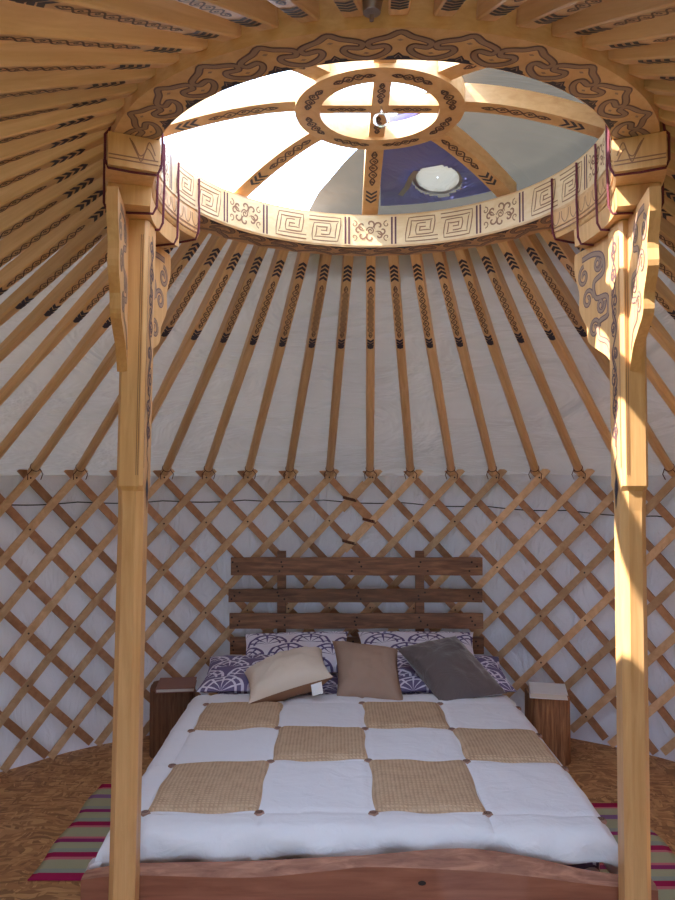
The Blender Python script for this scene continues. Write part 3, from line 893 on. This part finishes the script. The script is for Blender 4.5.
o = mb.build('care_tag', M['white'], cu); o.modifiers.new('t', 'SOLIDIFY').thickness = .001
pillow('cushion', (.15, 3.745, .52), (.168, -.03, -.015), (-.01, .15, .105), .19, M['taupe'], 'plain light brown cushion in the middle of the three', 'cushion', conc=.11, seed=6)
pillow('cushion', (.56, 3.765, .53), (.16, .045, .022), (-.10, .155, .105), .16, M['velvet'], 'dark taupe velvet cushion on the right of the three', 'cushion', conc=.08, seed=7)

# ------------------------------------------------------------------ bedside logs and what lies on them
def log(loc, w, d, h, rz, mats, lab, seed):
    R = Matrix.Rotation(rz, 3, 'Z'); loc = V(loc); mb = MB(); rings = []
    nn = 40
    def rad(s, z):
        c, si = abs(cos(s)), abs(sin(s)); k = (c ** 5 + si ** 5) ** (-1 / 5)
        return k * (1 + .05 * noise.noise(V((cos(s) * 3, sin(s) * 3, seed))) + .03 * noise.noise(V((cos(s) * 9, sin(s) * 9, z * 2 + seed))))
    for z in (0, .01, h * .25, h * .5, h * .75, h - .008, h):
        sh = .97 if z in (0, h) else 1
        rings.append([loc + R @ V((w / 2 * cos(s) * rad(s, z) * sh, d / 2 * sin(s) * rad(s, z) * sh, z)) for s in [2 * pi * i / nn for i in range(nn)]])
    mb.loft(rings)
    return tag(mb.build('log_stump', mats, smooth=True), lab, 'log stump', 'bedside log stumps')
log((-.90, 4.14, 0), .235, .24, .352, .12, M['stump_dark'], 'dark square log stump used as bedside table, left of the bed', 3)
log((1.115, 4.04, 0), .21, .24, .345, -.1, M['stump'], 'orange split log stump used as bedside table, right of the bed', 8)
def book(loc, w, d, t, rz, cov, lab, name='book', cat='book'):
    root = thing(name, lab, cat, loc); R = Matrix.Rotation(rz, 3, 'Z'); loc = V(loc)
    obs = []
    mb = MB(); mb.box(loc + R @ V((.0, .002, t / 2)), (w - .008, d - .008, t - .006), 0, R); obs.append(mb.build('pages', M['paper']))
    mb = MB(); mb.box(loc + V((0, 0, .0015)), (w, d, .003), 0, R); mb.box(loc + V((0, 0, t - .0015)), (w, d, .003), 0, R); mb.box(loc + R @ V((-w / 2 + .0015, 0, t / 2)), (.003, d, t), 0, R)
    obs.append(mb.build('cover', cov)); adopt(root, *obs)
book((-.87, 4.10, .354), .20, .22, .022, .12, M['cover'], 'brown-covered book lying on the dark log stump left of the bed')
book((1.11, 4.00, .347), .19, .21, .028, -.22, M['white'], 'white-covered book lying on the split log stump right of the bed')

# ------------------------------------------------------------------ rugs
def rug(x0, x1, y0, y1, lab, flip=False):
    mb = MB()
    def top(u, v):
        x = x0 + (x1 - x0) * u; y = y0 + (y1 - y0) * v
        e = min(u, 1 - u, v * 1.5, (1 - v) * 1.5)
        return V((x + .006 * sin(v * 14), y, .003 + .005 * min(1, e * 30) + .003 * max(0, noise.noise(V((x * 4, y * 4, 2))))))
    mb.grid(top, 20, 40)
    o = mb.build('striped_rug', M['rug'], smooth=True)
    s = o.modifiers.new('t', 'SOLIDIFY'); s.thickness = .003; s.offset = 1
    return tag(o, lab, 'rug', 'striped bedside rugs')
rug(-1.145, -.64, 2.82, 3.68, 'pink and green striped rug on the floor left of the bed')
rug(.82, 1.325, 2.61, 3.47, 'pink and green striped rug on the floor right of the bed')

# ------------------------------------------------------------------ light
w = bpy.data.worlds.new('World'); SC.world = w; w.use_nodes = True
bg = w.node_tree.nodes['Background']; bg.inputs[0].default_value = (.54, .73, 1.0, 1); bg.inputs[1].default_value = 3.6
sd = bpy.data.lights.new('sun', 'SUN'); so = bpy.data.objects.new('sun', sd); COL.objects.link(so)
sd.energy = 10.0; sd.angle = radians(.6); sd.color = (1, .95, .86)
d = V((.97, .25, -1.2)).normalized()
so.rotation_euler = d.to_track_quat('-Z', 'Y').to_euler()

# ------------------------------------------------------------------ camera
cd = bpy.data.cameras.new('camera'); co = bpy.data.objects.new('camera', cd); COL.objects.link(co)
cd.sensor_fit = 'VERTICAL'; cd.sensor_height = 24; cd.lens = FPX / 900 * 24; cd.clip_start = .02
co.location = CAM; co.rotation_euler = (pi / 2 + PITCH, 0, 0)
SC.camera = co
SC.view_settings.view_transform = 'Standard'; SC.view_settings.look = 'None'; SC.view_settings.gamma = 1
SC.view_settings.use_curve_mapping = False
SC.view_settings.exposure = 1.38
SC.cycles.use_denoising = True
SC.cycles.max_bounces = 10; SC.cycles.diffuse_bounces = 8
